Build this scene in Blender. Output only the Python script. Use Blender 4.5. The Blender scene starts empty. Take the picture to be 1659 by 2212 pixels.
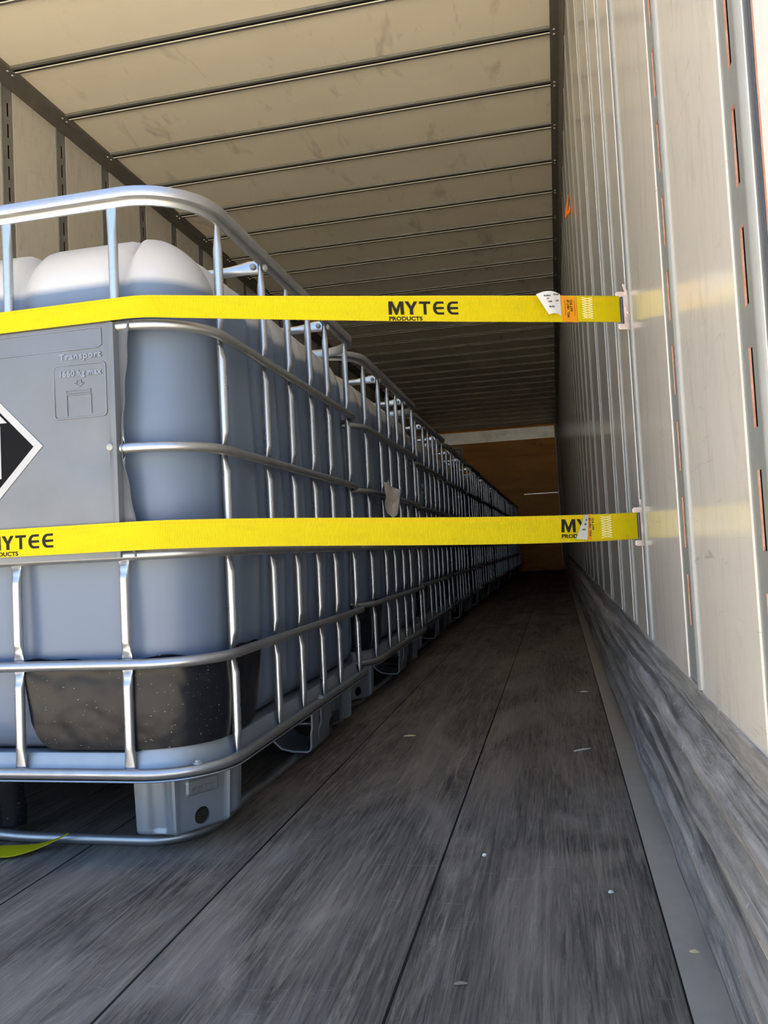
import bpy, bmesh, math, random
from mathutils import Vector, Matrix, noise
random.seed(7)
SC = bpy.context.scene
COL = SC.collection
PI = math.pi

# ------------------------------------------------------------------ camera, sky, sun, exposure
F_PX = 1728.92
CAM_Z = 0.5108
yaw, pitch, roll = math.radians(12.0811), math.radians(2.7839), math.radians(2.8813)
fw = Vector((-math.sin(yaw) * math.cos(pitch), math.cos(yaw) * math.cos(pitch), math.sin(pitch)))
rt = Vector((math.cos(yaw), math.sin(yaw), 0)); up = rt.cross(fw)
rt2 = math.cos(roll) * rt - math.sin(roll) * up
up2 = math.cos(roll) * up + math.sin(roll) * rt
cd = bpy.data.cameras.new('camera'); cam = bpy.data.objects.new('camera', cd); COL.objects.link(cam)
cd.sensor_fit = 'HORIZONTAL'; cd.sensor_width = 36.0; cd.lens = 36.0 * F_PX / 1659.0
cd.clip_start = 0.02; cd.clip_end = 300
cam.matrix_world = Matrix(((rt2.x, up2.x, -fw.x, 0), (rt2.y, up2.y, -fw.y, 0), (rt2.z, up2.z, -fw.z, CAM_Z), (0, 0, 0, 1)))
SC.camera = cam

SC.view_settings.view_transform = 'Standard'
SC.view_settings.look = 'None'
SC.view_settings.gamma = 1.0
SC.view_settings.use_curve_mapping = False
SC.view_settings.exposure = 0.45
SC.cycles.use_denoising = True
SC.cycles.max_bounces = 14
SC.cycles.diffuse_bounces = 9
SC.cycles.glossy_bounces = 6
SC.cycles.caustics_reflective = False
SC.cycles.caustics_refractive = False
SC.cycles.sample_clamp_indirect = 6.0

W = bpy.data.worlds.new('sky'); SC.world = W; W.use_nodes = True
wn = W.node_tree; wn.nodes.clear()
w_tc = wn.nodes.new('ShaderNodeTexCoord'); w_sep = wn.nodes.new('ShaderNodeSeparateXYZ')
w_ramp = wn.nodes.new('ShaderNodeValToRGB'); w_bg = wn.nodes.new('ShaderNodeBackground'); w_out = wn.nodes.new('ShaderNodeOutputWorld')
wn.links.new(w_tc.outputs['Generated'], w_sep.inputs[0]); wn.links.new(w_sep.outputs['Z'], w_ramp.inputs['Fac'])
e = w_ramp.color_ramp.elements
e[0].position = 0.0; e[0].color = (0.88, 0.95, 1.0, 1)
e[1].position = 0.75; e[1].color = (0.22, 0.46, 1.0, 1)
m_ = w_ramp.color_ramp.elements.new(0.2); m_.color = (0.48, 0.70, 1.0, 1)
wn.links.new(w_ramp.outputs['Color'], w_bg.inputs['Color'])
w_bg.inputs['Strength'].default_value = 1.9
wn.links.new(w_bg.outputs[0], w_out.inputs[0])

sun_d = bpy.data.lights.new('sun', 'SUN'); sun_d.energy = 36.0; sun_d.angle = 0.0093; sun_d.color = (1.0, 0.935, 0.81)
sun = bpy.data.objects.new('sun', sun_d); COL.objects.link(sun)
sun.rotation_euler = Vector((-0.62, -0.22, -0.95)).to_track_quat('-Z', 'Y').to_euler()
sun.location = (6, 4, 12)

# ------------------------------------------------------------------ helpers
def link(name, mesh, parent=None, mats=None):
    o = bpy.data.objects.new(name, mesh); COL.objects.link(o)
    if mats:
        for m in mats: mesh.materials.append(m)
    if parent: o.parent = parent
    return o

class MB:
    """collects faces and builds ONE mesh object"""
    def __init__(s): s.v = []; s.f = []; s.mi = []; s.uv = {}
    def add(s, verts, faces, mi=0):
        b = len(s.v); s.v += [tuple(p) for p in verts]
        for f in faces: s.f.append(tuple(b + i for i in f)); s.mi.append(mi)
        return b
    def quad(s, a, b, c, d, mi=0): s.add([a, b, c, d], [(0, 1, 2, 3)], mi)
    def box(s, x0, x1, y0, y1, z0, z1, mi=0):
        v = [(x0, y0, z0), (x1, y0, z0), (x1, y1, z0), (x0, y1, z0), (x0, y0, z1), (x1, y0, z1), (x1, y1, z1), (x0, y1, z1)]
        s.add(v, [(0, 3, 2, 1), (4, 5, 6, 7), (0, 1, 5, 4), (1, 2, 6, 5), (2, 3, 7, 6), (3, 0, 4, 7)], mi)
    def grid(s, rows, mi=0, closeu=False, closev=False):
        n = len(rows); m = len(rows[0]); b = len(s.v)
        for r in rows: s.v += [tuple(p) for p in r]
        for i in range(n if closev else n - 1):
            for j in range(m if closeu else m - 1):
                i2 = (i + 1) % n; j2 = (j + 1) % m
                s.f.append((b + i * m + j, b + i * m + j2, b + i2 * m + j2, b + i2 * m + j)); s.mi.append(mi)
        return b
    def cap(s, base, idx, mi=0): s.f.append(tuple(base + i for i in idx)); s.mi.append(mi)
    def tube(s, pts, r, n=10, mi=0, closed=False):
        pts = [Vector(p) for p in pts]; rows = []; N = len(pts); prev = None
        for i, p in enumerate(pts):
            if closed: t = (pts[(i + 1) % N] - pts[i - 1]).normalized()
            else: t = (pts[min(i + 1, N - 1)] - pts[max(i - 1, 0)]).normalized()
            a = prev if prev is not None else (Vector((0, 0, 1)) if abs(t.z) < .9 else Vector((1, 0, 0)))
            u = (a - t * a.dot(t)).normalized(); w = t.cross(u); prev = u
            rr = r[i] if isinstance(r, (list, tuple)) else r
            rows.append([p + (u * math.cos(2 * PI * k / n) + w * math.sin(2 * PI * k / n)) * rr for k in range(n)])
        b = s.grid(rows, mi, closeu=True, closev=closed)
        if not closed:
            s.cap(b, range(n - 1, -1, -1), mi); s.cap(b + (N - 1) * n, range(n), mi)
    def disc_bump(s, c, axis, r, h, n=10, mi=0):
        c = Vector(c); axis = Vector(axis).normalized()
        a = Vector((0, 0, 1)) if abs(axis.z) < .9 else Vector((1, 0, 0))
        u = (a - axis * a.dot(axis)).normalized(); w = axis.cross(u)
        rows = []
        for rr, hh in ((r, 0), (r * .92, h * .55), (r * .6, h * .9), (r * .05, h)):
            rows.append([c + axis * hh + (u * math.cos(2 * PI * k / n) + w * math.sin(2 * PI * k / n)) * rr for k in range(n)])
        b = s.grid(rows, mi, closeu=True); s.cap(b + 3 * n, range(n), mi)
    def build(s, name, mats, parent=None, smooth=40):
        me = bpy.data.meshes.new(name); me.from_pydata(s.v, [], s.f)
        if not isinstance(mats, (list, tuple)): mats = [mats]
        for m in mats: me.materials.append(m)
        me.polygons.foreach_set('material_index', s.mi)
        me.validate(); bm = bmesh.new(); bm.from_mesh(me); bmesh.ops.recalc_face_normals(bm, faces=bm.faces); bm.to_mesh(me); bm.free()
        if smooth:
            me.polygons.foreach_set('use_smooth', [True] * len(me.polygons)); me.set_sharp_from_angle(angle=math.radians(smooth))
        me.update()
        return link(name, me, parent)

def tag(o, label=None, cat=None, group=None, kind=None):
    if label: o['label'] = label
    if cat: o['category'] = cat
    if group: o['group'] = group
    if kind: o['kind'] = kind
    return o
def empty(name, loc):
    o = bpy.data.objects.new(name, None); COL.objects.link(o); o.location = loc; o.empty_display_size = .1
    return o

def text_bm(body, size, thick=0.0, ext=0.0003, align='LEFT', spacing=1.0):
    """verts, faces of a text in its own xy plane (bottom-left origin)"""
    cu = bpy.data.curves.new('t', 'FONT'); cu.body = body; cu.size = size; cu.extrude = ext; cu.offset = thick
    cu.align_x = align; cu.resolution_u = 3; cu.space_character = spacing
    o = bpy.data.objects.new('t', cu); COL.objects.link(o)
    dg = bpy.context.evaluated_depsgraph_get(); dg.update()
    me = bpy.data.meshes.new_from_object(o.evaluated_get(dg))
    v = [tuple(p.co) for p in me.vertices]; f = [tuple(p.vertices) for p in me.polygons]
    bpy.data.objects.remove(o); bpy.data.meshes.remove(me); bpy.data.curves.remove(cu)
    return v, f
def put_text(mb, body, size, M, thick=0.0, ext=0.0003, width=None, align='LEFT', mi=0, spacing=1.0):
    v, f = text_bm(body, size, thick, ext, align, spacing)
    if width:
        x0 = min(p[0] for p in v); x1 = max(p[0] for p in v); k = width / (x1 - x0)
        v = [((p[0] - x0) * k, p[1], p[2]) for p in v]
    mb.add([M @ Vector(p) for p in v], f, mi)
def frame(origin, xdir, ydir):
    x = Vector(xdir).normalized(); y = Vector(ydir); y = (y - x * y.dot(x)).normalized(); z = x.cross(y); o = Vector(origin)
    return Matrix(((x.x, y.x, z.x, o.x), (x.y, y.y, z.y, o.y), (x.z, y.z, z.z, o.z), (0, 0, 0, 1)))
def prism(mb, pts, M, h, mi=0):
    n = len(pts)
    v = [M @ Vector((p[0], p[1], 0)) for p in pts] + [M @ Vector((p[0], p[1], h)) for p in pts]
    fs = [tuple(range(n - 1, -1, -1)), tuple(range(n, 2 * n))] + [(i, (i + 1) % n, n + (i + 1) % n, n + i) for i in range(n)]
    mb.add(v, fs, mi)

# ------------------------------------------------------------------ materials
class NM:
    def __init__(s, name):
        s.m = bpy.data.materials.new(name); s.m.use_nodes = True; s.t = s.m.node_tree; s.n = s.t.nodes
        s.b = s.n['Principled BSDF']; s.tc = s.n.new('ShaderNodeTexCoord')
    def L(s, a, b): s.t.links.new(a, b)
    def mapping(s, scale, coord='Object', rot=(0, 0, 0), loc=(0, 0, 0)):
        mp = s.n.new('ShaderNodeMapping'); mp.inputs['Scale'].default_value = scale; mp.inputs['Rotation'].default_value = rot
        mp.inputs['Location'].default_value = loc
        s.L(s.tc.outputs[coord], mp.inputs['Vector']); return mp.outputs[0]
    def noise(s, vec, scale=1.0, detail=4, rough=.55, dist=0.0):
        n = s.n.new('ShaderNodeTexNoise'); n.inputs['Scale'].default_value = scale; n.inputs['Detail'].default_value = detail
        n.inputs['Roughness'].default_value = rough; n.inputs['Distortion'].default_value = dist
        s.L(vec, n.inputs['Vector']); return n.outputs['Fac']
    def ramp(s, fac, stops):
        r = s.n.new('ShaderNodeValToRGB'); el = r.color_ramp.elements
        while len(el) < len(stops): el.new(.5)
        for q, (p, c) in zip(el, stops):
            q.position = p; q.color = (c, c, c, 1) if not isinstance(c, tuple) else (*c, 1)
        s.L(fac, r.inputs['Fac']); return r.outputs['Color']
    def mix(s, fac, a, b, mode='MIX'):
        x = s.n.new('ShaderNodeMix'); x.data_type = 'RGBA'; x.blend_type = mode
        for sock, val in ((x.inputs['Factor'], fac), (x.inputs[6], a), (x.inputs[7], b)):
            if isinstance(val, (int, float)): sock.default_value = val
            elif isinstance(val, tuple): sock.default_value = (*val, 1)
            else: s.L(val, sock)
        return x.outputs[2]
    def math(s, op, a, b=None):
        x = s.n.new('ShaderNodeMath'); x.operation = op
        for sock, val in ((x.inputs[0], a), (x.inputs[1], b)):
            if val is None: continue
            if isinstance(val, (int, float)): sock.default_value = val
            else: s.L(val, sock)
        return x.outputs[0]
    def sep(s, coord='Object'):
        x = s.n.new('ShaderNodeSeparateXYZ'); s.L(s.tc.outputs[coord], x.inputs[0]); return x.outputs
    def base(s, c): 
        if isinstance(c, tuple): s.b.inputs['Base Color'].default_value = (*c, 1)
        else: s.L(c, s.b.inputs['Base Color'])
    def rough(s, r):
        if isinstance(r, (int, float)): s.b.inputs['Roughness'].default_value = r
        else: s.L(r, s.b.inputs['Roughness'])
    def metal(s, v): s.b.inputs['Metallic'].default_value = v
    def bump(s, h, strength=.3, dist=.002):
        x = s.n.new('ShaderNodeBump'); x.inputs['Strength'].default_value = strength; x.inputs['Distance'].default_value = dist
        s.L(h, x.inputs['Height']); s.L(x.outputs[0], s.b.inputs['Normal'])
    def coat(s, w, r): s.b.inputs['Coat Weight'].default_value = w; s.b.inputs['Coat Roughness'].default_value = r

def plain(name, c, r=.5, metal=0.0):
    m = NM(name); n = m.noise(m.mapping((30, 30, 30)), 1, 3); m.base(m.mix(m.ramp(n, [(.3, 0.0), (.75, .22)]), c, tuple(x * .6 for x in c)))
    m.rough(r); m.metal(metal); m.b.inputs['Specular IOR Level'].default_value = .25; return m.m

def mk_ceiling():
    m = NM('ceiling_sheet'); a = m.noise(m.mapping((1.6, 2.2, 1)), 1, 5, .6); b = m.noise(m.mapping((9, 3.0, 1), rot=(0, 0, .5)), 1, 4, .6, .6)
    c = m.mix(m.ramp(a, [(.35, 0.0), (.75, .5)]), (.88, .82, .69), (.72, .655, .53))
    c = m.mix(m.ramp(b, [(.59, 0.0), (.76, .55)]), c, (.38, .33, .27))
    m.base(c); m.rough(.42); return m.m
def mk_panel():
    m = NM('white_wall_panel'); a = m.noise(m.mapping((1, 2, 1.2)), 1, 5, .6)
    d = m.noise(m.mapping((4, 26, 7), rot=(.45, 0, 0)), 1, 6, .7, .8)
    e = m.noise(m.mapping((4, 8, 90), rot=(.9, 0, 0)), 1, 5, .7, 1.2)
    c = m.mix(m.ramp(a, [(.3, 0.0), (.75, .5)]), (.63, .605, .56), (.51, .485, .445))
    c = m.mix(m.ramp(d, [(.51, 0.0), (.72, .5)]), c, (.36, .33, .30))
    c = m.mix(m.ramp(e, [(.61, 0.0), (.72, .6)]), c, (.30, .27, .25))
    m.base(c); m.rough(m.ramp(d, [(.3, .4), (.8, .55)])); m.coat(1.0, .15); return m.m
def mk_steel(name, c=(.60, .62, .65), r0=.26, r1=.46, sc=14, metal=.92, dirt=.35):
    m = NM(name); a = m.noise(m.mapping((sc, sc, sc)), 1, 5, .6); b = m.noise(m.mapping((3, 3, 3)), 1, 4, .6)
    col = m.mix(m.ramp(a, [(.35, 0.0), (.7, .5)]), c, tuple(x * .75 for x in c))
    col = m.mix(m.ramp(b, [(.55, 0.0), (.8, dirt)]), col, (.26, .22, .18))
    m.base(col); m.rough(m.ramp(a, [(.3, r0), (.75, r1)])); m.metal(metal)
    return m.m
def mk_floor():
    m = NM('worn_wood_floor'); s = m.sep()
    # boards about a third of a metre wide, laminated strips inside
    xs = m.math('ADD', s['X'], -.11); bd = m.math('DIVIDE', xs, .325); fr = m.math('FRACT', bd)
    seam = m.math('LESS_THAN', m.math('MINIMUM', fr, m.math('SUBTRACT', 1.0, fr)), .006)
    st = m.math('FLOOR', m.math('DIVIDE', xs, .0325))
    wn_ = m.n.new('ShaderNodeTexWhiteNoise'); wn_.noise_dimensions = '1D'; m.L(st, wn_.inputs['W'])
    comb = m.n.new('ShaderNodeCombineXYZ'); m.L(m.math('MULTIPLY', wn_.outputs['Value'], 9.0), comb.inputs['Y']); m.L(m.math('MULTIPLY', wn_.outputs['Value'], 3.0), comb.inputs['Z'])
    va = m.n.new('ShaderNodeVectorMath'); va.operation = 'ADD'; m.L(m.tc.outputs['Object'], va.inputs[0]); m.L(comb.outputs[0], va.inputs[1])
    def mp(sc_):
        q = m.n.new('ShaderNodeMapping'); q.inputs['Scale'].default_value = sc_; m.L(va.outputs[0], q.inputs['Vector']); return q.outputs[0]
    grain = m.noise(mp((60, 2.4, 1)), 1, 8, .80, 2.6)
    fine = m.noise(mp((230, 8, 1)), 1, 5, .75, .8)
    broad = m.noise(m.mapping((5, 1.7, 1)), 1, 6, .65, .8)
    scr = m.noise(m.mapping((7, 60, 1)), 1, 6, .75, 2.0)
    smooth_ = m.ramp(broad, [(.44, 0.0), (.60, 1.0)])
    c = m.mix(m.ramp(grain, [(.38, 0.0), (.60, 1.0)]), (.050, .042, .034), (.31, .262, .205))
    c = m.mix(m.ramp(fine, [(.40, .55), (.62, 0.0)]), c, (.03, .028, .027))
    c = m.mix(m.math('MULTIPLY', smooth_, .55), c, (.255, .22, .178))
    c = m.mix(m.ramp(wn_.outputs['Value'], [(0.0, 0.0), (1.0, .4)]), c, (.10, .088, .082))
    c = m.mix(m.ramp(scr, [(.63, 0.0), (.74, .5)]), c, (.46, .43, .40))
    c = m.mix(seam, c, (.006, .006, .006))
    m.base(c); m.rough(m.ramp(broad, [(.4, .75), (.7, .58)])); m.b.inputs['Specular IOR Level'].default_value = .3
    h = m.math('ADD', m.math('MULTIPLY', m.math('ADD', grain, m.math('MULTIPLY', fine, .5)), m.math('SUBTRACT', 1.15, smooth_)), m.math('MULTIPLY', seam, -2.0))
    m.bump(h, .8, .004); return m.m
def mk_strap(name='yellow_webbing', base=(.50, .40, .0)):
    m = NM(name); s = m.sep('UV')
    w = m.math('SINE', m.math('MULTIPLY', s['X'], 2 * PI / .0027))
    st = m.noise(m.mapping((16, 2.2, 1), 'UV'), 1, 5, .65); st2 = m.noise(m.mapping((300, 12, 1), 'UV'), 1, 3, .6)
    c = m.mix(m.ramp(m.math('MULTIPLY_ADD', w, .5), [(0.0, .42), (.6, 0.0)]), base, tuple(x * .62 for x in base))
    c = m.mix(m.ramp(st, [(.48, 0.0), (.8, .5)]), c, (.34, .275, .006))
    c = m.mix(m.ramp(st2, [(.55, 0.0), (.8, .25)]), c, (.39, .31, .01))
    v = s['Y']; thread = m.math('MULTIPLY', m.math('GREATER_THAN', v, .865), m.math('LESS_THAN', v, .89))
    dash = m.math('GREATER_THAN', m.math('SINE', m.math('MULTIPLY', s['X'], 2 * PI / .006)), -.5)
    c = m.mix(m.math('MULTIPLY', m.math('MULTIPLY', thread, dash), .75), c, (.85, .25, .01))
    edge = m.math('GREATER_THAN', m.math('ABSOLUTE', m.math('SUBTRACT', v, .5)), .478)
    c = m.mix(m.math('MULTIPLY', edge, .3), c, (.30, .25, .05))
    m.base(c); m.rough(.65); m.bump(m.math('MULTIPLY', w, .5), .35, .0012)
    m.b.inputs['Specular IOR Level'].default_value = .15
    return m.m
def mk_bottle():
    m = NM('milky_plastic_bottle_with_liquid'); s = m.sep(); n = m.noise(m.mapping((5, 5, 2)), 1, 3)
    zz = m.math('ADD', s['Z'], m.math('MULTIPLY', m.math('SUBTRACT', n, .5), .004))
    f = m.ramp(m.math('MULTIPLY', m.math('ADD', zz, -1.000), 40.0), [(0.0, 0.0), (.6, 1.0)])
    ln = m.noise(m.mapping((3, 3, 1)), 1, 3)
    liq = m.mix(m.ramp(ln, [(.3, 0.0), (.7, .5)]), (.092, .125, .185), (.108, .141, .202))
    m.base(m.mix(f, liq, (.39, .39, .39))); m.rough(.40)
    m.L(m.math('MULTIPLY', f, .6), m.b.inputs['Subsurface Weight']); m.b.inputs['Subsurface Radius'].default_value = (1, 1, 1); m.b.inputs['Subsurface Scale'].default_value = .09
    m.b.inputs['Specular IOR Level'].default_value = .4
    m.bump(m.noise(m.mapping((60, 60, 60)), 1, 3), .05, .001)
    return m.m
def mk_wrap():
    m = NM('black_sheet_and_shaded_foot'); v = m.noise(m.mapping((160, 160, 420)), 1, 2, .5); a = m.noise(m.mapping((6, 6, 6)), 1, 3)
    c = m.mix(m.ramp(a, [(.4, 0.0), (.8, .5)]), (.007, .008, .011), (.02, .02, .023))
    m.base(m.mix(m.ramp(v, [(.70, 0.0), (.76, .8)]), c, (.4, .4, .4))); m.rough(m.ramp(a, [(.3, .25), (.8, .4)])); m.b.inputs['Specular IOR Level'].default_value = .2; m.bump(a, .5, .02); return m.m
def mk_plywood():
    m = NM('orange_plywood'); a = m.noise(m.mapping((.7, 1, 3.2)), 1, 6, .65, 1.2); b = m.noise(m.mapping((2.2, 1, 2.2)), 1, 3, .5)
    c = m.mix(m.ramp(a, [(.3, 0.0), (.7, 1.0)]), (.92, .42, .05), (.62, .25, .03))
    c = m.mix(m.ramp(b, [(.66, 0.0), (.74, .7)]), c, (.14, .05, .015)); m.base(c); m.rough(.5); return m.m
def mk_scuff():
    m = NM('scuffed_galvanised_steel'); a = m.noise(m.mapping((20, 7, 90)), 1, 7, .8); b = m.noise(m.mapping((9, 9, 110), rot=(.1, 0, 0)), 1, 7, .8, .8)
    c2 = m.noise(m.mapping((30, 85, 26)), 1, 4, .6); d = m.noise(m.mapping((2, 2.2, 30)), 1, 3)
    c = m.mix(m.ramp(a, [(.3, 0.0), (.7, 1.0)]), (.24, .24, .235), (.62, .61, .60))
    c = m.mix(m.ramp(b, [(.50, 0.0), (.68, .6)]), c, (.09, .085, .08))
    c = m.mix(m.ramp(c2, [(.67, 0.0), (.71, .9)]), c, (.85, .86, .88))
    c = m.mix(m.ramp(d, [(.73, 0.0), (.76, .9)]), c, (.42, .15, .03))
    c = m.mix(m.ramp(d, [(.24, .9), (.27, 0.0)]), c, (.03, .20, .36))
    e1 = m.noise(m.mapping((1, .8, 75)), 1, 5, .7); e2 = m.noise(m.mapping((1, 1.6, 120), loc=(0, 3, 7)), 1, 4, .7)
    c = m.mix(m.ramp(e1, [(.50, 0.0), (.60, .75)]), c, (.075, .07, .063)); c = m.mix(m.ramp(e2, [(.58, 0.0), (.68, .7)]), c, (.78, .78, .77))  # grime and scrape streaks, also painting in the ridges' light and shade
    m.base(c); m.rough(m.ramp(a, [(.3, .28), (.7, .45)])); m.metal(.55); m.bump(b, .2, .003); return m.m
def mk_rust():
    m = NM('rusty_edge'); a = m.noise(m.mapping((60, 60, 60)), 1, 5, .7)
    m.base(m.mix(m.ramp(a, [(.3, 0.0), (.7, 1.0)]), (.36, .14, .08), (.50, .30, .22))); m.rough(.7); return m.m
def mk_ground():
    m = NM('sunlit_concrete_yard'); a = m.noise(m.mapping((.6, .6, .6)), 1, 5, .6)
    m.base(m.mix(a, (.46, .40, .30), (.58, .50, .38))); m.rough(.9); return m.m

M = {}
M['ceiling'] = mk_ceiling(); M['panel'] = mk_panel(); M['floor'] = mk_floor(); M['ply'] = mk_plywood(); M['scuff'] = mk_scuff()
M['post'] = mk_steel('grey_post_steel', (.30, .32, .32), .38, .55, 16, .55, .5)
M['bow'] = mk_steel('roof_bow_metal', (.17, .17, .155), .5, .65, 14, .3, .4)
M['cove'] = mk_steel('dark_cove_rail', (.15, .14, .12), .45, .6, 18, .3, .3)
M['flange'] = mk_steel('pale_flange_steel', (.27, .28, .275), .5, .62, 20, .15, .2)
M['rust'] = mk_rust(); M['dark'] = plain('dark_cavity', (.012, .012, .014), .8); M['pale_trim_edge'] = plain('pale_trim_and_lit_edge', (.85, .80, .68), .5)
M['zincbar'] = mk_steel('galvanised_tube', (.44, .46, .49), .24, .42, 22, .9, .25)
M['rail'] = mk_steel('worn_galvanised_rail', (.36, .37, .385), .32, .5, 22, .85, .45)
M['tray'] = mk_steel('matt_galvanised_sheet', (.25, .285, .325), .35, .5, 14, .5, .2)
M['plate'] = mk_steel('brushed_sheet_metal', (.125, .134, .148), .36, .5, 7, .45, .22)
M['bottle'] = mk_bottle(); M['wrap'] = mk_wrap(); M['strap'] = mk_strap(); M['ink'] = plain('black_ink', (.018, .016, .014), .6)
M['white'] = plain('white_paper', (.62, .62, .62), .6); M['placard_white'] = plain('placard_white', (.31, .315, .33), .5); M['placard_black'] = plain('placard_black', (.004, .004, .005), .5)
for k_ in ('ink', 'placard_black'): M[k_].node_tree.nodes['Principled BSDF'].inputs['Specular IOR Level'].default_value = .06
M['orange'] = plain('orange_label', (.56, .22, .005), .55); M['thread'] = plain('cream_thread', (.85, .78, .45), .7)
M['hook'] = mk_steel('zinc_plated_hook', (.93, .76, .68), .3, .42, 20, .3, .05); M['hookbar'] = plain('grey_hook_bar', (.10, .11, .12), .45, .5)
M['strip'] = plain('dusty_metal_edge_strip', (.34, .31, .265), .7, .0); M['framewhite'] = plain('white_door_frame', (.62, .60, .58), .45)
M['framesteel'] = plain('blue_grey_door_channel', (.12, .135, .16), .4, .5); M['alu'] = mk_steel('dull_aluminium', (.72, .70, .64), .3, .45, 9, .6, .5)
M['ground'] = mk_ground(); M['paper'] = plain('crumpled_paper', (.62, .60, .56), .7); M['blue'] = plain('pale_blue_label', (.45, .75, .85), .5)
M['orange_tie'] = plain('orange_plastic', (.90, .22, .02), .4); M['straw'] = plain('pale_wood_chip', (.80, .62, .32), .7); M['chip'] = plain('white_chip', (.75, .74, .66), .7)
M['tan'] = plain('tan_wood', (.30, .24, .17), .7)
M['ventwhite'] = plain('off_white_plastic', (.66, .62, .50), .5); M['emboss'] = mk_steel('highlit_emboss_metal', (.20, .21, .23), .28, .4, 7, .6, .1)
M['yellow_loose'] = mk_strap('olive_yellow_webbing', (.46, .40, .0))

# ------------------------------------------------------------------ the setting: a semi trailer, open behind the camera
XR, XL, YB, YF, ZC = 0.158, -2.320, 0.57, 15.30, 2.742
b = MB(); b.box(-60, 60, -70, 60, -1.45, -1.25); tag(b.build('ground', M['ground'], smooth=0), kind='structure')
b = MB(); b.box(XL - .05, .11, YB - .02, YF, -.12, 0.0); tag(b.build('floor', M['floor'], smooth=0), kind='structure')
b = MB(); b.box(.1105, .24, YB - .02, YF, -.12, 0.0006); tag(b.build('trim_1', M['strip'], smooth=0), kind='structure')
b = MB(); b.box(XL - .06, .26, YB, YF + .05, ZC, ZC + .05); tag(b.build('ceiling', M['ceiling'], smooth=0), kind='structure')

right_posts = [(.713, .80), (1.118, 1), (1.607, .85), (1.888, .75), (2.22, .9), (2.647, 1)]
y = 3.11
while y < 15.2: right_posts.append((y, 1)); y += .4064
left_posts = []
y = 3.157 - .4064 * 6
while y < 15.2: left_posts.append((y, .85)); y += .4064

FLW = .019
def wall(name, posts, X, sgn):
    b = MB()
    def bx(x0, x1, *a): b.box(min(x0, x1), max(x0, x1), *a)
    bx(X + sgn * .037, X + sgn * .075, YB, YF + .05, 0, ZC + .02)
    prev = YB + .058
    for yf, k in posts:
        y1 = yf - .085 * k - FLW + .003
        if y1 > prev: bx(X, X + sgn * .037, prev, y1, .0, ZC)
        prev = yf
    bx(X, X + sgn * .037, prev, YF, .0, ZC)
    return tag(b.build(name, M['panel'], smooth=0), kind='structure')
wall('wall_right', right_posts, XR, 1); wall('wall_left', left_posts, XL, -1)

def post_mesh(sgn, k):
    b = MB(); P = lambda d, yy, z: (sgn * d, yy, z)
    ys = [-.085 * k, -.046 * k - .001, -.031 * k, 0.0]; d0 = .0018; z0, z1 = .3265, ZC
    tops = []
    t = .856
    while t < z1 - .08: t += .0985
    t -= .0985
    while t - .065 > .345: tops.append(t); t -= .0985
    b.quad(P(d0, ys[0], z0), P(d0, ys[1], z0), P(d0, ys[1], z1), P(d0, ys[0], z1))
    b.quad(P(d0, ys[2], z0), P(d0, ys[3], z0), P(d0, ys[3], z1), P(d0, ys[2], z1))
    hi = z1
    for t in tops:
        lo = t - .065
        b.quad(P(d0, ys[1], t), P(d0, ys[2], t), P(d0, ys[2], hi), P(d0, ys[1], hi)); hi = lo
        d1 = d0 + .0019; q = [(ys[1], lo), (ys[2], lo), (ys[2], t), (ys[1], t)]
        for i in range(4):
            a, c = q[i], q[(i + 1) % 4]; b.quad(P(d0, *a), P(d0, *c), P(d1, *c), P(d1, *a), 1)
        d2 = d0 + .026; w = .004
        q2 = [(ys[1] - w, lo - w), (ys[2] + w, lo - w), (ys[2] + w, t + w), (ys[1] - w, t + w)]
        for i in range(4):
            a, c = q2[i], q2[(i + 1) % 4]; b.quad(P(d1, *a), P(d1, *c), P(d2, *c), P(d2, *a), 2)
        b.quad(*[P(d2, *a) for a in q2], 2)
    b.quad(P(d0, ys[1], z0), P(d0, ys[2], z0), P(d0, ys[2], hi), P(d0, ys[1], hi))
    pr = [(ys[0], .0018), (ys[0] - .002, -.002), (ys[0] - .005, -.0035), (ys[0] - .012, -.0035), (ys[0] - .016, -.0015), (ys[0] - FLW, .006)]
    b.grid([[P(d, yy, z) for yy, d in pr] for z in (z0, z1)], 3)
    return b
def posts(lst, X, sgn, n0):
    cache = {}
    for i, (yf, k) in enumerate(lst):
        if k not in cache:
            o = post_mesh(sgn, k).build('trim_%d' % (n0 + i), [M['post'], M['rust'], M['dark'], M['flange']], smooth=30); cache[k] = o.data
        else:
            o = bpy.data.objects.new('trim_%d' % (n0 + i), cache[k]); COL.objects.link(o)
        o.location = (X, yf, 0); tag(o, kind='structure')
posts(right_posts, XR, 1, 100); posts(left_posts, XL, -1, 200)

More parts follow.
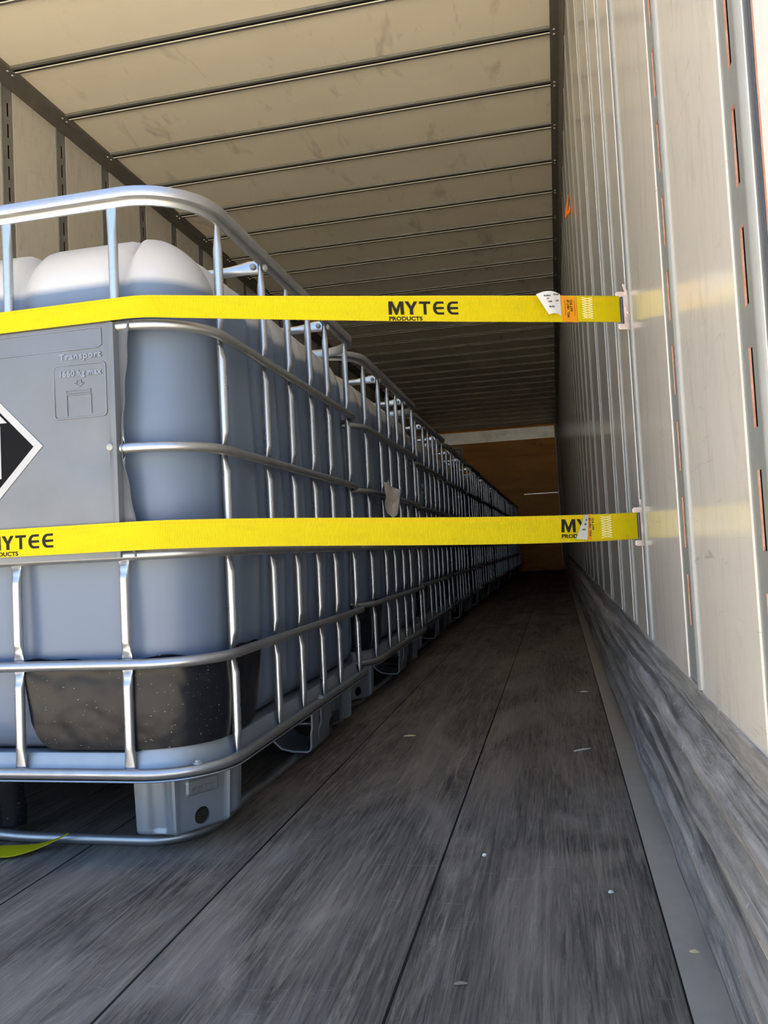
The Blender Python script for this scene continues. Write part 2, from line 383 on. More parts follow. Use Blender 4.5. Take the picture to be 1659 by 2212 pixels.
# roof bows: groove painted dark for shade, thin bands pale as lit edges
def bow_mesh():
    b = MB(); x0, x1 = XL + .06, XR - .045
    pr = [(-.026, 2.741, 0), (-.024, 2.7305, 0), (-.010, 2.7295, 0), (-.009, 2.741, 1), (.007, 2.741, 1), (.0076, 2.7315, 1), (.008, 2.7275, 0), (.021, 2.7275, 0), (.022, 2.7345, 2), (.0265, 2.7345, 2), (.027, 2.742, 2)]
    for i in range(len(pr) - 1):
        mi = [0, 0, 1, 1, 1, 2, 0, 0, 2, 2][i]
        n = 12; A = []; B = []
        for j in range(n + 1):
            t = j / n; x = x0 + (x1 - x0) * t
            A.append((x, pr[i][0], pr[i][1])); B.append((x, pr[i + 1][0], pr[i + 1][1]))
        b.grid([A, B], mi)
    return b
bow0 = None
for k in range(-6, 29):
    if bow0 is None: bow0 = bow_mesh().build('trim_300', [M['bow'], M['dark'], M['pale_trim_edge']], smooth=30); o = bow0
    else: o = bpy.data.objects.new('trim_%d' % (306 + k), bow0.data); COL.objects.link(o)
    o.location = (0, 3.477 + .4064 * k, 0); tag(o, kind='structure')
# cove rails between walls and roof, with a pair of rivets at each bow
def cove(name, xin, xw, sgn, zl):
    b = MB(); pr = [(xin, ZC), (xin, 2.727), (xin + sgn * .003, 2.7255), (xin + sgn * .036, 2.7255), (xin + sgn * .040, 2.720), (xw - sgn * .006, zl), (xw + sgn * .002, zl - .005)]
    b.grid([[(x, yy, z) for x, z in pr] for yy in (YB, YF)])
    for k in range(-6, 29):
        yy = 3.477 + .4064 * k
        for dy in (-.018, .016): b.disc_bump((xin + sgn * .018, yy + dy, 2.7255), (0, 0, -1), .006, .004, 8, 1)
    return tag(b.build(name, [M['cove'], M['alu']], smooth=30), kind='structure')
cove('trim_2', .100, XR, 1, 2.665); cove('trim_3', -2.246, XL, -1, 2.700)
# corrugated kick plates
def kick(name, X, sgn):
    b = MB(); prof = []
    nz = 56
    for i in range(nz + 1):
        z = .325 * i / nz
        if z < .045: a = .004 * (1 - z / .045) - .001
        elif z < .29: a = -.026 * (.5 - .5 * math.cos(2 * PI * (z - .045) / .0612)) ** .7
        else: a = -.002
        prof.append((a, z))
    rows = []; n = 300
    for j in range(n + 1):
        t = j / n; yy = YB + (YF - YB) * (t ** 1.7)
        row = []
        for a, z in prof:
            q = noise.noise(Vector((yy * 2.3, z * 9, 3.1 + sgn))) * .006 + noise.noise(Vector((yy * 7, z * 22, 8.1))) * .0035
            wz = noise.noise(Vector((yy * 1.9, z * 4, 15.0))) * .008 * min(1, (.325 - z) / .05) * min(1, z / .03)
            row.append((X + sgn * (a - .001 + min(q, .002) * min(1, z / .03)), yy, max(0.0005, z + wz)))
        rows.append(row)
    b.grid(rows)
    top = [[(p[-1][0], p[-1][1], p[-1][2]), (X + sgn * .005, p[-1][1], .326)] for p in rows]
    b.grid(top)
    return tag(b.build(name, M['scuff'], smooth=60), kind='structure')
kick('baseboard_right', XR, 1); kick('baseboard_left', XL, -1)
# rear door frame posts at the open end
for nm, X, s in (('trim_4', XR, 1), ('trim_5', XL, -1)):
    b = MB()
    def bx(d0, d1, y0, y1, mi): b.box(min(X + s * d0, X + s * d1), max(X + s * d0, X + s * d1), y0, y1, -.05, ZC, mi)
    bx(.0012, .09, .6215, .6280, 0); bx(.0006, .09, .6150, .6205, 0); bx(.0012, .09, .6085, .6140, 0); bx(.004, .09, .6020, .6280, 0); bx(.0, .09, .5970, .6020, 1); bx(.0, .09, YB - .03, .5970, 2)
    tag(b.build(nm, [M['framesteel'], M['rust'], M['framewhite']], smooth=0), kind='structure')
# front bulkhead
b = MB(); b.box(XL - .06, .24, YF, YF + .05, 0, ZC); tag(b.build('wall_front', M['ply'], smooth=0), kind='structure')
b = MB(); b.box(-2.25, .070, YF - .045, YF, 2.60, 2.700); b.box(-2.25, .070, YF - .02, YF, 2.48, 2.60); b.box(-2.25, .050, YF - .032, YF, 2.535, 2.56)
tag(b.build('trim_6', M['alu'], smooth=0), kind='structure')
b = MB(); b.box(.076, .090, YF - .02, YF, .07, 2.48); tag(b.build('trim_7', M['pale_trim_edge'], smooth=0), kind='structure')
b = MB(); b.box(-.56, .072, YF - .012, YF, 1.432, 1.452); tag(b.build('trim_8', M['alu'], smooth=0), kind='structure')
b = MB(); b.box(.092, .157, YF - .03, YF, 0, 2.72); tag(b.build('trim_9', M['cove'], smooth=0), kind='structure')

# ------------------------------------------------------------------ caged liquid totes
def rrect(hx, hy, r, na=9, ns=6):
    """closed rounded rectangle: list of (x, y, nx, ny), counter-clockwise from the front-right straight"""
    out = []
    cs = [(hx - r, -hy + r, -PI / 2), (hx - r, hy - r, 0), (-hx + r, hy - r, PI / 2), (-hx + r, -hy + r, PI)]
    for i, (cx, cy, a0) in enumerate(cs):
        for j in range(na + 1):
            a = a0 + (PI / 2) * j / na
            out.append((cx + r * math.cos(a), cy + r * math.sin(a), math.cos(a), math.sin(a)))
        nx_, ny_, a2 = cs[(i + 1) % 4]
        p = Vector((out[-1][0], out[-1][1])); q = Vector((nx_ + r * math.cos(a2), ny_ + r * math.sin(a2)))
        for j in range(1, ns):
            s_ = p.lerp(q, j / ns); out.append((s_.x, s_.y, math.cos(a2), math.sin(a2)))
    return out
def sweep(b, path, prof, mi=0, closed=True, closeprof=True):
    rows = [[(x + nx * a, y + ny * a, z) for a, z in prof] for x, y, nx, ny in path]
    return b.grid(rows, mi, closeu=closeprof, closev=closed)
def circ(r, z0, n=10, a0=0.0): return [(a0 + r * math.cos(2 * PI * k / n), z0 + r * math.sin(2 * PI * k / n)) for k in range(n)]

RAILZ = [.917, .707, .525, .342, .160]
HX, HY = .491, .591
FX = [-.342, -.134, .134, .342]
SY = [-.452, -.228, -.066, .096, .252, .458]

def upright_mesh(px, py, nx, ny, z0, z1):
    b = MB(); n = 16; r = .0086; rows = []
    zl = set([z0, z1] + [z0 + .003 * i for i in range(1, 15)] + [z1 - .004 * i for i in range(1, 15)])
    for rz in RAILZ[:-1]: zl.update(rz + .004 * i for i in range(-10, 11))
    zl = sorted(z for z in zl if z0 <= z <= z1); N = len(zl) - 1
    tx, ty = -ny, nx
    for z in zl:
        dep = 0.0
        for rz in RAILZ[:-1]:
            dz = abs(z - rz)
            if dz < .036: dep = max(dep, .0085 * min(1.0, (.036 - dz) / .020) * (1.0 - .35 * max(0, 1 - abs(dz - .020) / .01)))
        ft = max(0.0, min(1.0, (z - (z1 - .055)) / .05)); fb = max(0.0, min(1.0, (z0 + .04 - z) / .035)); fl = max(ft, fb)
        row = []
        for k in range(n):
            a = 2 * PI * k / n; cn, ct = math.cos(a), math.sin(a)
            on = r * cn; ot = r * ct
            if cn > 0: on -= dep * cn
            ot *= 1 + .10 * min(1, dep / .009)
            on = on * (1 - .62 * fl) + .002 * fl; ot = ot * (1 + .22 * fl)
            row.append((px + nx * on + tx * ot, py + ny * on + ty * ot, z))
        rows.append(row)
    bb = b.grid(rows, 0, closeu=True); b.cap(bb, range(n - 1, -1, -1)); b.cap(bb + N * n, range(n))
    return b

def groove(path_len_x, y, nx, ny):
    g = 0.0
    if abs(ny) > .99:
        for c in (-.36, -.135, .135, .36): g = max(g, math.exp(-((path_len_x - c) / .017) ** 2))
    elif abs(nx) > .99:
        for c in (-.40, -.24, -.08, .08, .24, .40): g = max(g, math.exp(-((y - c) / .015) ** 2))
    return g
def bottle_mesh():
    b = MB(); hx, hy, r = .463, .563, .115
    base = rrect(hx, hy, r, 10, 60)
    prof = []
    for j in range(7): a = -PI / 2 + PI / 2 * j / 6; prof.append((.06 - .06 * math.cos(a), .245 + .06 * math.sin(a)))
    for j in range(1, 26): prof.append((0.0 + .004 * math.cos(j / 25 * 2 * PI) - .004, .245 + (.985 - .245) * j / 25))
    for j in range(1, 15): a = PI / 2 * j / 14; prof.append((.135 - .135 * math.cos(a), .985 + .138 * math.sin(a)))
    for d, z in ((.19, 1.122), (.26, 1.116), (.34, 1.112)): prof.append((d, z))
    rows = []
    for d, z in prof:
        hx2, hy2 = hx - d, hy - d; row = []
        for x, y, nx, ny in base:
            g = groove(x, y, nx, ny); fade = max(0.0, min(1.0, (z - .20) / .03)) if d < .2 else max(0, 1 - (d - .19) / .1)
            gd = (.016 * g + (0.003 * (1 - g))) * fade
            rr = max(r - d, 0.03); q = d + gd
            # inset towards the centre, keeping the corner rounded
            cx = max(-(hx - r), min(hx - r, x)); cy = max(-(hy - r), min(hy - r, y))
            sx, sy = (hx2 - rr) / (hx - r), (hy2 - rr) / (hy - r)
            if d <= r - .03: X, Y = cx + nx * (r - q), cy + ny * (r - q)
            else: X, Y = cx * sx + nx * (rr - gd), cy * sy + ny * (rr - gd)
            zz = z - (.020 * g * max(0, (z - .985) / .138) * (1 if d < .2 else fade) if z > .985 else 0)
            row.append((X, Y, zz))
        rows.append(row)
    n = len(base); bb = b.grid(rows, 0, closeu=True); b.cap(bb, range(n - 1, -1, -1)); b.cap(bb + (len(rows) - 1) * n, range(n))
    return b

def wrap_mesh():
    """black sheet round the lower front-right corner of the bottle"""
    b = MB(); path = [p for p in rrect(.470, .570, .118, 12, 80)]
    pts = [p for p in path if (p[1] < -.56 and p[0] > .140) or (p[0] > .36 and p[1] < -.30 and p[3] < .5)]
    # order: front straight (left to right), corner, side
    front = sorted([p for p in pts if p[3] < -.999], key=lambda p: p[0]); rest = [p for p in pts if p[3] >= -.999]
    seq = front + sorted(rest, key=lambda p: p[1]); L = [0.0]
    for i in range(1, len(seq)): L.append(L[-1] + math.hypot(seq[i][0] - seq[i - 1][0], seq[i][1] - seq[i - 1][1]))
    T = L[-1]; nz = 14; rows = []
    for (x, y, nx, ny), s_ in zip(seq, L):
        e0 = max(0.0, 1 - s_ / .055); e1 = max(0.0, 1 - (T - s_) / .075)
        lo = .196 + .10 * (1 - math.sqrt(max(0, 1 - e0 * e0))) + .135 * (1 - math.sqrt(max(0, 1 - e1 * e1)))
        hi = .350 + .003 * math.sin(s_ * 31) + .002 * math.sin(s_ * 77)
        row = []
        for k in range(nz + 1):
            t = k / nz; z = lo + (hi - lo) * t
            off = .0025 + .004 * math.sin(PI * t) + .0025 * noise.noise(Vector((s_ * 9, z * 12, 0))) + .006 * max(0, t - .85) / .15
            row.append((x + nx * off, y + ny * off, z))
        rows.append(row)
    b.grid(rows)
    back = [[(p[0] - n[2] * .0015, p[1] - n[3] * .0015, p[2]) for p in r_] for r_, n in zip(rows, seq)]
    b.grid(back)
    b.grid([[a, c] for a, c in zip([r_[-1] for r_ in rows], [r_[-1] for r_ in back])])
    return b

def corner_foot_mesh(sx, sy):
    b = MB()
    # plan polyline of the stamped corner (front straight, flat diagonal face, side straight)
    key = [(.318, -.530), (.328, -.532), (.392, -.532), (.402, -.528), (.449, -.450), (.452, -.440), (.452, -.372), (.450, -.362)]
    P = []
    for i in range(len(key) - 1):
        a, c = Vector(key[i]), Vector(key[i + 1]); n = max(2, int((c - a).length / .0035))
        for j in range(n): P.append(a.lerp(c, j / n))
    P.append(Vector(key[-1]))
    L = [0.0]
    for i in range(1, len(P)): L.append(L[-1] + (P[i] - P[i - 1]).length)
    T = L[-1]; mid = T / 2; nz = 32; rows = []
    def ribs(s_):
        v = 0.0
        for c, w, h, tp in ((mid - .056, .006, .008, 0), (mid + .056, .006, .008, 0), (mid - .090, .017, -.011, 1), (mid + .090, .017, -.011, 1)):
            v += h * math.exp(-((s_ - c) / w) ** 4)
        return v
    for i, p in enumerate(P):
        t = (P[min(i + 1, len(P) - 1)] - P[max(i - 1, 0)]).normalized(); nrm = Vector((t.y, -t.x))
        row = []
        for k in range(nz + 1):
            f = k / nz; z = .030 + (.1465 - .030) * f
            off = ribs(L[i]) * min(1, f / .12, (1 - f) / .06) - .006 * (1 - f) - .028 * max(0, 1 - f / .09) ** 2 + (.0035 * (1 if abs(L[i] - mid) < .030 and .60 < f < .83 else 0)) - .006 * max(0, 1 - (1 - f) / .08) ** 2
            q = p + nrm * off
            row.append([q.x, q.y, z, L[i] - mid])
        rows.append(row)
    # round hole in the diagonal face
    hz, hr = .060, .0155
    m_ = nz + 1; vs = [v for r_ in rows for v in r_]
    ins = [math.hypot(v[3], v[2] - hz) < hr for v in vs]
    fs = []
    for i in range(len(rows) - 1):
        for j in range(nz):
            q = (i * m_ + j, (i + 1) * m_ + j, (i + 1) * m_ + j + 1, i * m_ + j + 1)
            if all(ins[w] for w in q): continue
            fs.append(q)
    used = set(w for q in fs for w in q)
    for w in used:
        if ins[w]:
            v = vs[w]; d = math.hypot(v[3], v[2] - hz) or 1e-5; k = hr / d
            ds = v[3] * (k - 1); v[2] = hz + (v[2] - hz) * k; v[0] += ds * .516; v[1] += ds * .857
    out = [(sx * v[0], -sy * v[1] * -1 if sy < 0 else -v[1], v[2]) for v in vs]
    out = [(sx * v[0], (v[1] if sy < 0 else -v[1]), v[2]) for v in vs]
    remap = {w: i for i, w in enumerate(sorted(used))}
    b.add([out[w] for w in sorted(used)], [tuple(remap[w] for w in q) for q in fs])
    inner = [((out[w][0] - sx * .004), out[w][1] - (-.004 if sy < 0 else .004), out[w][2]) for w in sorted(used)]
    b.add(inner, [tuple(remap[w] for w in reversed(q)) for q in fs])
    return b

def middle_foot_mesh(sx):
    b = MB()
    def trough(y0, y1, dx, top):
        pr = [(.330, .110), (.334, .075), (.345, .048), (.365, .030), (.395, .0235), (.432, .0225), (.440, .026), (.445, .036), (.446 + dx * .4, .07), (.449 + dx, .085), (.450 + dx, top)]
        th = .0045; inn = []
        for i, (x, z) in enumerate(pr):
            a = Vector(pr[max(i - 1, 0)]); c = Vector(pr[min(i + 1, len(pr) - 1)]); t = (c - a).normalized(); n = Vector((-t.y, t.x)); inn.append((x + n.x * th, z + n.y * th))
        ring = pr + inn[::-1]; n = len(ring)
        bb = b.grid([[(sx * x, yy, z) for x, z in ring] for yy in (y0, y1)], 0, closeu=True)
        for k in range(len(pr) - 1):
            for o_ in (0, n): b.cap(bb + o_, (k, k + 1, n - 2 - k, n - 1 - k))
    trough(.090, .145, .0, .1465); trough(.145, .235, .007, .1465)
    return b

def tray_mesh():
    b = MB(); path = rrect(.468, .568, .135, 12, 10)
    rows = []
    for x, y, nx, ny in path:
        corner = min(abs(nx), abs(ny)) * 1.414; c = min(1, corner)
        top = .190 + .026 * (c * c * (3 - 2 * c))
        rows.append([(x + nx * a, y + ny * a, z) for a, z in ((.012, .150), (.013, .160), (.006, .172), (.004, top - .006), (.001, top), (-.004, top + .001), (-.009, top - .004), (-.03, .188), (-.06, .184))])
    bb = b.grid(rows, 0, closev=True)
    m_ = 9; n = len(rows)
    b.f.append(tuple(bb + i * m_ + 8 for i in range(n))); b.mi.append(0)
    b.f.append(tuple(bb + i * m_ for i in range(n))); b.mi.append(0)
    return b

tote = empty('liquid_tote', (-1.065, 1.822, 0))
bottle_mesh().build('bottle', M['bottle'], tote, 75)
wrap_mesh().build('corner_wrap', M['wrap'], tote, 60)['label'] = 'glossy black plastic sheet round the lower corner'
b = MB(); pr = [(-.0105, 1.1335), (-.0085, 1.1275), (-.0045, 1.1275), (-.0035, 1.134), (.001, 1.1385), (.008, 1.1395), (.0095, 1.1445), (.0095, 1.1515), (.008, 1.1565), (.0, 1.158), (-.007, 1.1555), (-.0105, 1.149)]
sweep(b, rrect(HX, HY, .128, 14, 12), pr); b.build('top_rail', M['rail'], tote, 50)
for rz in RAILZ:
    b = MB()
    pr = circ(.0092, rz, 12)
    sweep(b, rrect(HX, HY, .128, 14, 12), pr)
    if rz == RAILZ[-1]: sweep(b, rrect(HX, HY, .128, 14, 12), [(-.012, .147), (.006, .147), (.007, .1485), (.006, .150), (-.012, .150)])
    b.build('cage_rail', M['rail'], tote, 50)
Z0, Z1 = .162, 1.137
for fx in FX:
    upright_mesh(fx, -.5805, 0, -1, Z0, Z1).build('upright_bar', M['zincbar'], tote, 60); upright_mesh(fx, .5805, 0, 1, Z0, Z1).build('upright_bar', M['zincbar'], tote, 60)
for sy in SY:
    upright_mesh(.4805, sy, 1, 0, Z0, Z1).build('upright_bar', M['zincbar'], tote, 60); upright_mesh(-.4805, sy, -1, 0, Z0, Z1).build('upright_bar', M['zincbar'], tote, 60)
tray_mesh().build('pallet_tray', M['tray'], tote, 50)
for sx in (1, -1):
    for sy in (-1, 1):
        ft = corner_foot_mesh(sx, sy).build('corner_foot', M['tray'], tote, 40)
        if sx == 1 and sy == -1:
            bb = MB(); put_text(bb, 'SCHÜTZ', .0135, frame((.4255 - .0235 * .516 + .857 * .0012, -.489 - .0235 * .857 - .516 * .0012, .1045), (.516, .857, 0), (0, 0, 1)), 0.0005, .0018, width=.047); bb.build('embossed_name', M['rail'], ft, 0)
    middle_foot_mesh(sx).build('middle_foot', M['tray'], tote, 40)
b = MB(); pr = [(.29, .02), (.30, .0)]
# middle leg under the front edge, black sheet colour standing for its shade
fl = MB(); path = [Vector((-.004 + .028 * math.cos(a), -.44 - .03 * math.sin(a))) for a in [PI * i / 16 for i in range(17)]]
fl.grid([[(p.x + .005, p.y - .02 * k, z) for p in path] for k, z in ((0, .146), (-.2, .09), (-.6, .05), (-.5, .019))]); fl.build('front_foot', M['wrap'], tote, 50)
b = MB(); pts = []
for i, (x, y, nx, ny) in enumerate(rrect(.400, .476, .10, 10, 24)):
    z = .0098 + .006 * max(0, math.sin((x + y) * 9)) ** 4 * (1 if min(abs(nx), abs(ny)) < .2 else 0); pts.append((x, y, z))
b.tube(pts, .0097, 12, closed=True); b.build('skid_rail', M['rail'], tote, 60)
for cy in (SY[1], SY[4]):
    b = MB(); rows = []; n = 12; N = 40
    for i in range(N + 1):
        t = i / N; x = -.472 + .944 * t; e = min(1.0, max(0.0, (abs(x) - .40) / .05)); rr = .011
        rows.append([(x, cy + .011 + rr * math.cos(2 * PI * k / n) * (1 - .75 * e), 1.1335 - .004 * (1 - e) + rr * math.sin(2 * PI * k / n) * (1 + .35 * e)) for k in range(n)])
    bb = b.grid(rows, 0, closeu=True); b.cap(bb, range(n)); b.cap(bb + N * n, range(n))
    cb = b.build('cross_bar', M['zincbar'], tote, 50)
    for s in (1, -1):
        q = MB(); q.disc_bump((s * .462, cy + .006, 1.1335), (0, -1, 0), .007, .006, 8); q.disc_bump((s * .490, cy, 1.1255), (s, -.2, 0), .0085, .006, 10); q.build('bolt', M['flange'], cb)
b = MB()
for (x, y) in ((.450, -.552), (-.450, -.552), (.450, .552), (-.450, .552), (.491, .030), (-.491, .030)):
    q = MB(); q.disc_bump((x, y, .1685), (0, 0, 1), .0085, .003, 12); q.disc_bump((x, y, .1705), (0, 0, 1), .0052, .005, 6); q.build('bolt', M['flange'], tote, 40)
tag(tote, 'nearest caged white tote with metal plate and diamond hazard placard, strapped twice', 'liquid tote', 'caged liquid totes in a row down the trailer')

labels = [None,
 'second caged liquid tote from the open end, crumpled white paper hanging on its rail',
 'third caged liquid tote from the open end, pale blue label on its bottle',
 'fourth caged liquid tote from the open end, just behind the one with the blue label',
 'fifth caged liquid tote from the open end, in the dim middle of the row',
 'sixth caged liquid tote from the open end, in the dim middle of the row',
 'seventh caged liquid tote from the open end, small in the shaded part of the row',
 'eighth caged liquid tote from the open end, small in the shaded part of the row',
 'ninth caged liquid tote from the open end, third from the plywood end of the row',
 'tenth caged liquid tote from the open end, last but one before the plywood wall',
 'farthest caged liquid tote at the end of the row, nearest the plywood wall']
def children(o): return [c for c in COL.objects if c.parent == o]
kids = [(c, children(c)) for c in children(tote)]
totes = [tote]
offs = [0, -.016, -.052, -.066, -.066, -.070, -.066, -.074, -.068, -.066, -.060]
for k in range(1, 11):
    r = tote.copy(); COL.objects.link(r); r.location = (-1.065 + offs[k], 1.822 + 1.2035 * k, 0); r['label'] = labels[k]
    for c, gs in kids:
        n = c.copy(); COL.objects.link(n); n.parent = r
        for g in gs:
            h = g.copy(); COL.objects.link(h); h.parent = n
    totes.append(r)

# things only on the nearest tote: sheet-metal plate, placard, embossing (local coordinates)
b = MB(); yp = -.6032
rows = []
def flap(z):   # right-hand folded edge, pinched at the rails
    k = (z - .707) / .21 if z > .707 else min(1, (.707 - z) / .12)
    return .353 + .021 * max(0, min(1, k)) + .0012 * math.sin(z * 90)
zs = [.522 + (.922 - .522) * i / 40 for i in range(41)]
for z in zs:
    f = flap(z); bulge = .0012 * noise.noise(Vector((z * 14, 0, 0)))
    row = [(-.345, yp, z)]
    for i in range(1, 24):
        x = -.345 + (.335 + .345) * i / 23
        row.append((x, yp + .0012 * noise.noise(Vector((x * 7, z * 7, 2))) * min(1, i / 4, (23 - i) / 3) + .0025 * math.exp(-((x - .335) / .045) ** 2 - ((z - .70) / .04) ** 2), z))
    row += [(.341, yp - .0022 + bulge, z), (.345, yp - .0032, z), (.350, yp - .0010, z), (.354, yp + .010, z), (.3535 + (f - .352) * .6, yp + .008, z), (f + .002, yp + .002, z), (f + .0035, yp + .004, z)]
    rows.append(row)
b.grid(rows)
# folded top lip over the rail
b.grid([[(x, yy, z) for x in (-.345, 0, .345)] for yy, z in ((yp, .922), (yp + .002, .928), (yp + .010, .930))])
plate = b.build('sign_plate', M['plate'], tote, 35)
b = MB(); Mp = frame((0, yp - .0004, 0), (1, 0, 0), (0, 0, 1))
put_text(b, 'Transport', .0150, Mp @ Matrix.Translation((.2460, .8655, 0)), .0006, .0012, width=.081, spacing=1.12)
put_text(b, '1660 kg max', .0145, Mp @ Matrix.Translation((.2470, .8360, 0)), .0006, .0012, width=.080, spacing=1.1)
def line(pts, r, closed=False): b.tube([Mp @ Vector((p[0], p[1], .0002)) for p in pts], r, 6, closed=closed)
fr = []
for cx, cy, a0 in ((.3265, .7710, -PI / 2), (.3265, .8490, 0), (.2420, .8490, PI / 2), (.2420, .7710, PI)):
    for j in range(5): a = a0 + PI / 2 * j / 4; fr.append((cx + .007 * math.cos(a), cy + .007 * math.sin(a)))
line(fr, .0012, True)
line([(.259, .768), (.259, .804), (.305, .804), (.305, .770)], .0010); line([(.259, .8075), (.259, .812), (.305, .812), (.305, .8075)], .0010, True)
line([(.2745, .8235), (.2835, .8170), (.2925, .8235), (.2870, .8235), (.2870, .8290), (.2790, .8290), (.2790, .8235)], .0009, True)
line([(-.33, .882), (.32, .882), (.327, .886), (.327, .914), (.31, .916), (-.33, .916)], .0012)
b.build('embossed_lettering', M['emboss'], plate, 50)  # raised lines in paler metal than the plate, highlight put into the colour
b = MB(); b.disc_bump((.339, yp - .003, .7085), (0, -1, 0), .0065, .004, 12); b.build('screw', M['flange'], plate)
# corrosive placard: white diamond, black lower half, blank white window
b = MB(); h = .193; cxp, czp = .017, .721; Mq = frame((cxp, yp - .0008, czp), (1, 0, 0), (0, 0, 1))
def layer(pts, d, mi): prism(b, pts, Mq @ Matrix.Translation((0, 0, d)), .0003, mi)
layer([(0, h), (h, 0), (0, -h), (-h, 0)][::-1], 0, 0)
h2 = h - .018; h3 = h2 - .0055
q = .045
layer([(h2 - q, q), (h2, 0), (0, -h2), (-h2, 0), (-h2 + q, q)][::-1], .0004, 1)
for s in (1, -1):
    pl = [(0, h2), (s * (h2 - q), q), (s * (h3 - q), q), (0, h3)]
    layer(pl if s < 0 else pl[::-1], .0004, 1)
layer([(-.111, .040), (.111, .040), (.111, -.052), (-.111, -.052)][::-1], .0008, 0)
# simple hazard pictogram on the white upper half: two tilted vials, drops, bar and hand
layer([(-.060, .118), (-.008, .132), (-.006, .124), (-.058, .110)][::-1], .0008, 1); layer([(.060, .118), (.008, .132), (.006, .124), (.058, .110)], .0008, 1)
layer([(-.075, .072), (-.012, .072), (-.012, .062), (-.075, .062)][::-1], .0008, 1); layer([(.012, .082), (.045, .088), (.085, .070), (.080, .062), (.012, .066)][::-1], .0008, 1)
for dx in (-.045, -.030, .040): layer([(dx, .102), (dx + .003, .094), (dx, .090), (dx - .003, .094)][::-1], .0008, 1)
pl_ = b.build('hazard_placard', [M['placard_white'], M['placard_black']], plate, 0); pl_['label'] = 'white and black corrosive diamond placard with blank window'
b = MB()
put_text(b, 'CLASS 8 BLANK WINDOW PLACARD', .0062, frame((cxp + .030, yp - .0013, czp - .1555), (.7071, 0, .7071), (-.7071, 0, .7071)), .00012, .0001, width=.098)
put_text(b, '8', .05, frame((cxp - .014, yp - .0021, czp - .150), (1, 0, 0), (0, 0, 1)), .001, .0001, mi=1)
b.build('placard_print', [M['placard_black'], M['placard_white']], pl_, 0)
# blue label on the third tote
b = MB(); xs_ = .4625
b.box(xs_, xs_ + .0008, -.245, -.050, .735, .842, 0)
bl = b.build('bottle_label', M['blue'], totes[2], 0); bl['label'] = 'pale blue paper label on the bottle side'
b = MB(); Mb = frame((xs_ + .0012, -.238, .805), (0, 1, 0), (0, 0, 1))
put_text(b, '5021', .026, Mb, .0008, .0002, width=.16)
for i in range(5): prism(b, [(0, -.018 - i * .011), (.16 - (i % 2) * .04, -.018 - i * .011), (.16 - (i % 2) * .04, -.022 - i * .011), (0, -.022 - i * .011)][::-1], Mb, .0004)
b.build('label_print', M['ink'], bl, 0)

# crumpled paper hanging on the second tote's middle rail (its own thing)
b = MB(); rows = []; NA = 18; NB = 14
for i in range(NA + 1):
    u = i / NA; yy = 2.610 + .300 * u; row = []
    hi = .742 - .012 * u + .016 * math.exp(-((u - .22) / .06) ** 2); lo = .728 - .100 * math.sin(PI * min(1, (u + .22) / 1.06)) ** .8 * (1 if u < .97 else .8)
    for j in range(NB + 1):
        v = j / NB; z = hi + (lo - hi) * v
        x = -.5585 + .004 * math.sin(u * 9 + v * 3) + .010 * v * math.sin(PI * u) + .004 * noise.noise(Vector((u * 4, v * 4, 1))) + .0035
        row.append((x, yy, z))
    rows.append(row)
b.grid(rows); b.grid([[(p[0] + .0007, p[1], p[2]) for p in r_] for r_ in rows])
tag(b.build('paper_sheet', M['paper'], None, 60), 'crumpled white paper sheet hanging on the cage rail of the second tote', 'paper')

# ------------------------------------------------------------------ yellow ratchet straps
CC = Vector((-.695, 1.352)); RS = .1370; PHI = math.radians(23.7)
nS = Vector((math.sin(PHI), -math.cos(PHI))); TS = CC + nS * RS; tS = Vector((math.cos(PHI), math.sin(PHI)))
def S3(s, z, off=0.0):
    p = TS + tS * s + nS * off; return Vector((p.x, p.y, z))
def strap_plan(SE=.854):
    """stations (x, y, nx, ny, s) from the left wall to the hook; s = 0 where it leaves the right corner"""
    st = []
    CL = Vector((-1.435, 1.352)); nl = Vector((-nS.x, nS.y)); TL = CL + nl * RS; tl = Vector((-tS.x, tS.y))
    for i in range(12, 0, -1): p = TL + tl * (.90 * i / 12); st.append((p.x, p.y, nl.x, nl.y))
    for i in range(9):
        a = -PI / 2 - (PI / 2 - (PI / 2 - PHI)) * (1 - i / 8); st.append((CL.x + RS * math.cos(a), CL.y + RS * math.sin(a), math.cos(a), math.sin(a)))
    for i in range(1, 30): x = CL.x + (CC.x - CL.x) * i / 30; st.append((x, CC.y - RS, 0, -1))
    for i in range(13): a = -PI / 2 + PHI * i / 12; st.append((CC.x + RS * math.cos(a), CC.y + RS * math.sin(a), math.cos(a), math.sin(a)))
    for i in range(1, 41): p = TS + tS * (SE * i / 40); st.append((p.x, p.y, nS.x, nS.y))
    L = [0.0]
    for i in range(1, len(st)): L.append(L[-1] + math.hypot(st[i][0] - st[i - 1][0], st[i][1] - st[i - 1][1]))
    s0 = L[-1] - SE
    return [(*p, l - s0) for p, l in zip(st, L)]
def ribbon(name, stations, mat, parent, th=.0022):
    """stations: (top, bottom, normal, u): a webbing with thickness and a UV map"""
    nv = 6; b = MB(); rows = []
    for top, bot, n, u in stations:
        f = [top.lerp(bot, k / nv) + n * th for k in range(nv + 1)]; r = [bot.lerp(top, k / nv) for k in range(nv + 1)]
        rows.append(f + r)
    bb = b.grid(rows, 0, closeu=True); m_ = 2 * nv + 2; b.cap(bb, range(m_ - 1, -1, -1)); b.cap(bb + (len(rows) - 1) * m_, range(m_))
    o = b.build(name, mat, parent, 50)
    uv = o.data.uv_layers.new(name='UVMap'); us = [s[3] for s in stations]
    for lp in o.data.loops:
        i, k = divmod(lp.vertex_index, m_); v = 1 - k / nv if k <= nv else (k - nv - 1) / nv
        uv.data[lp.index].uv = (us[i], v)
    return o
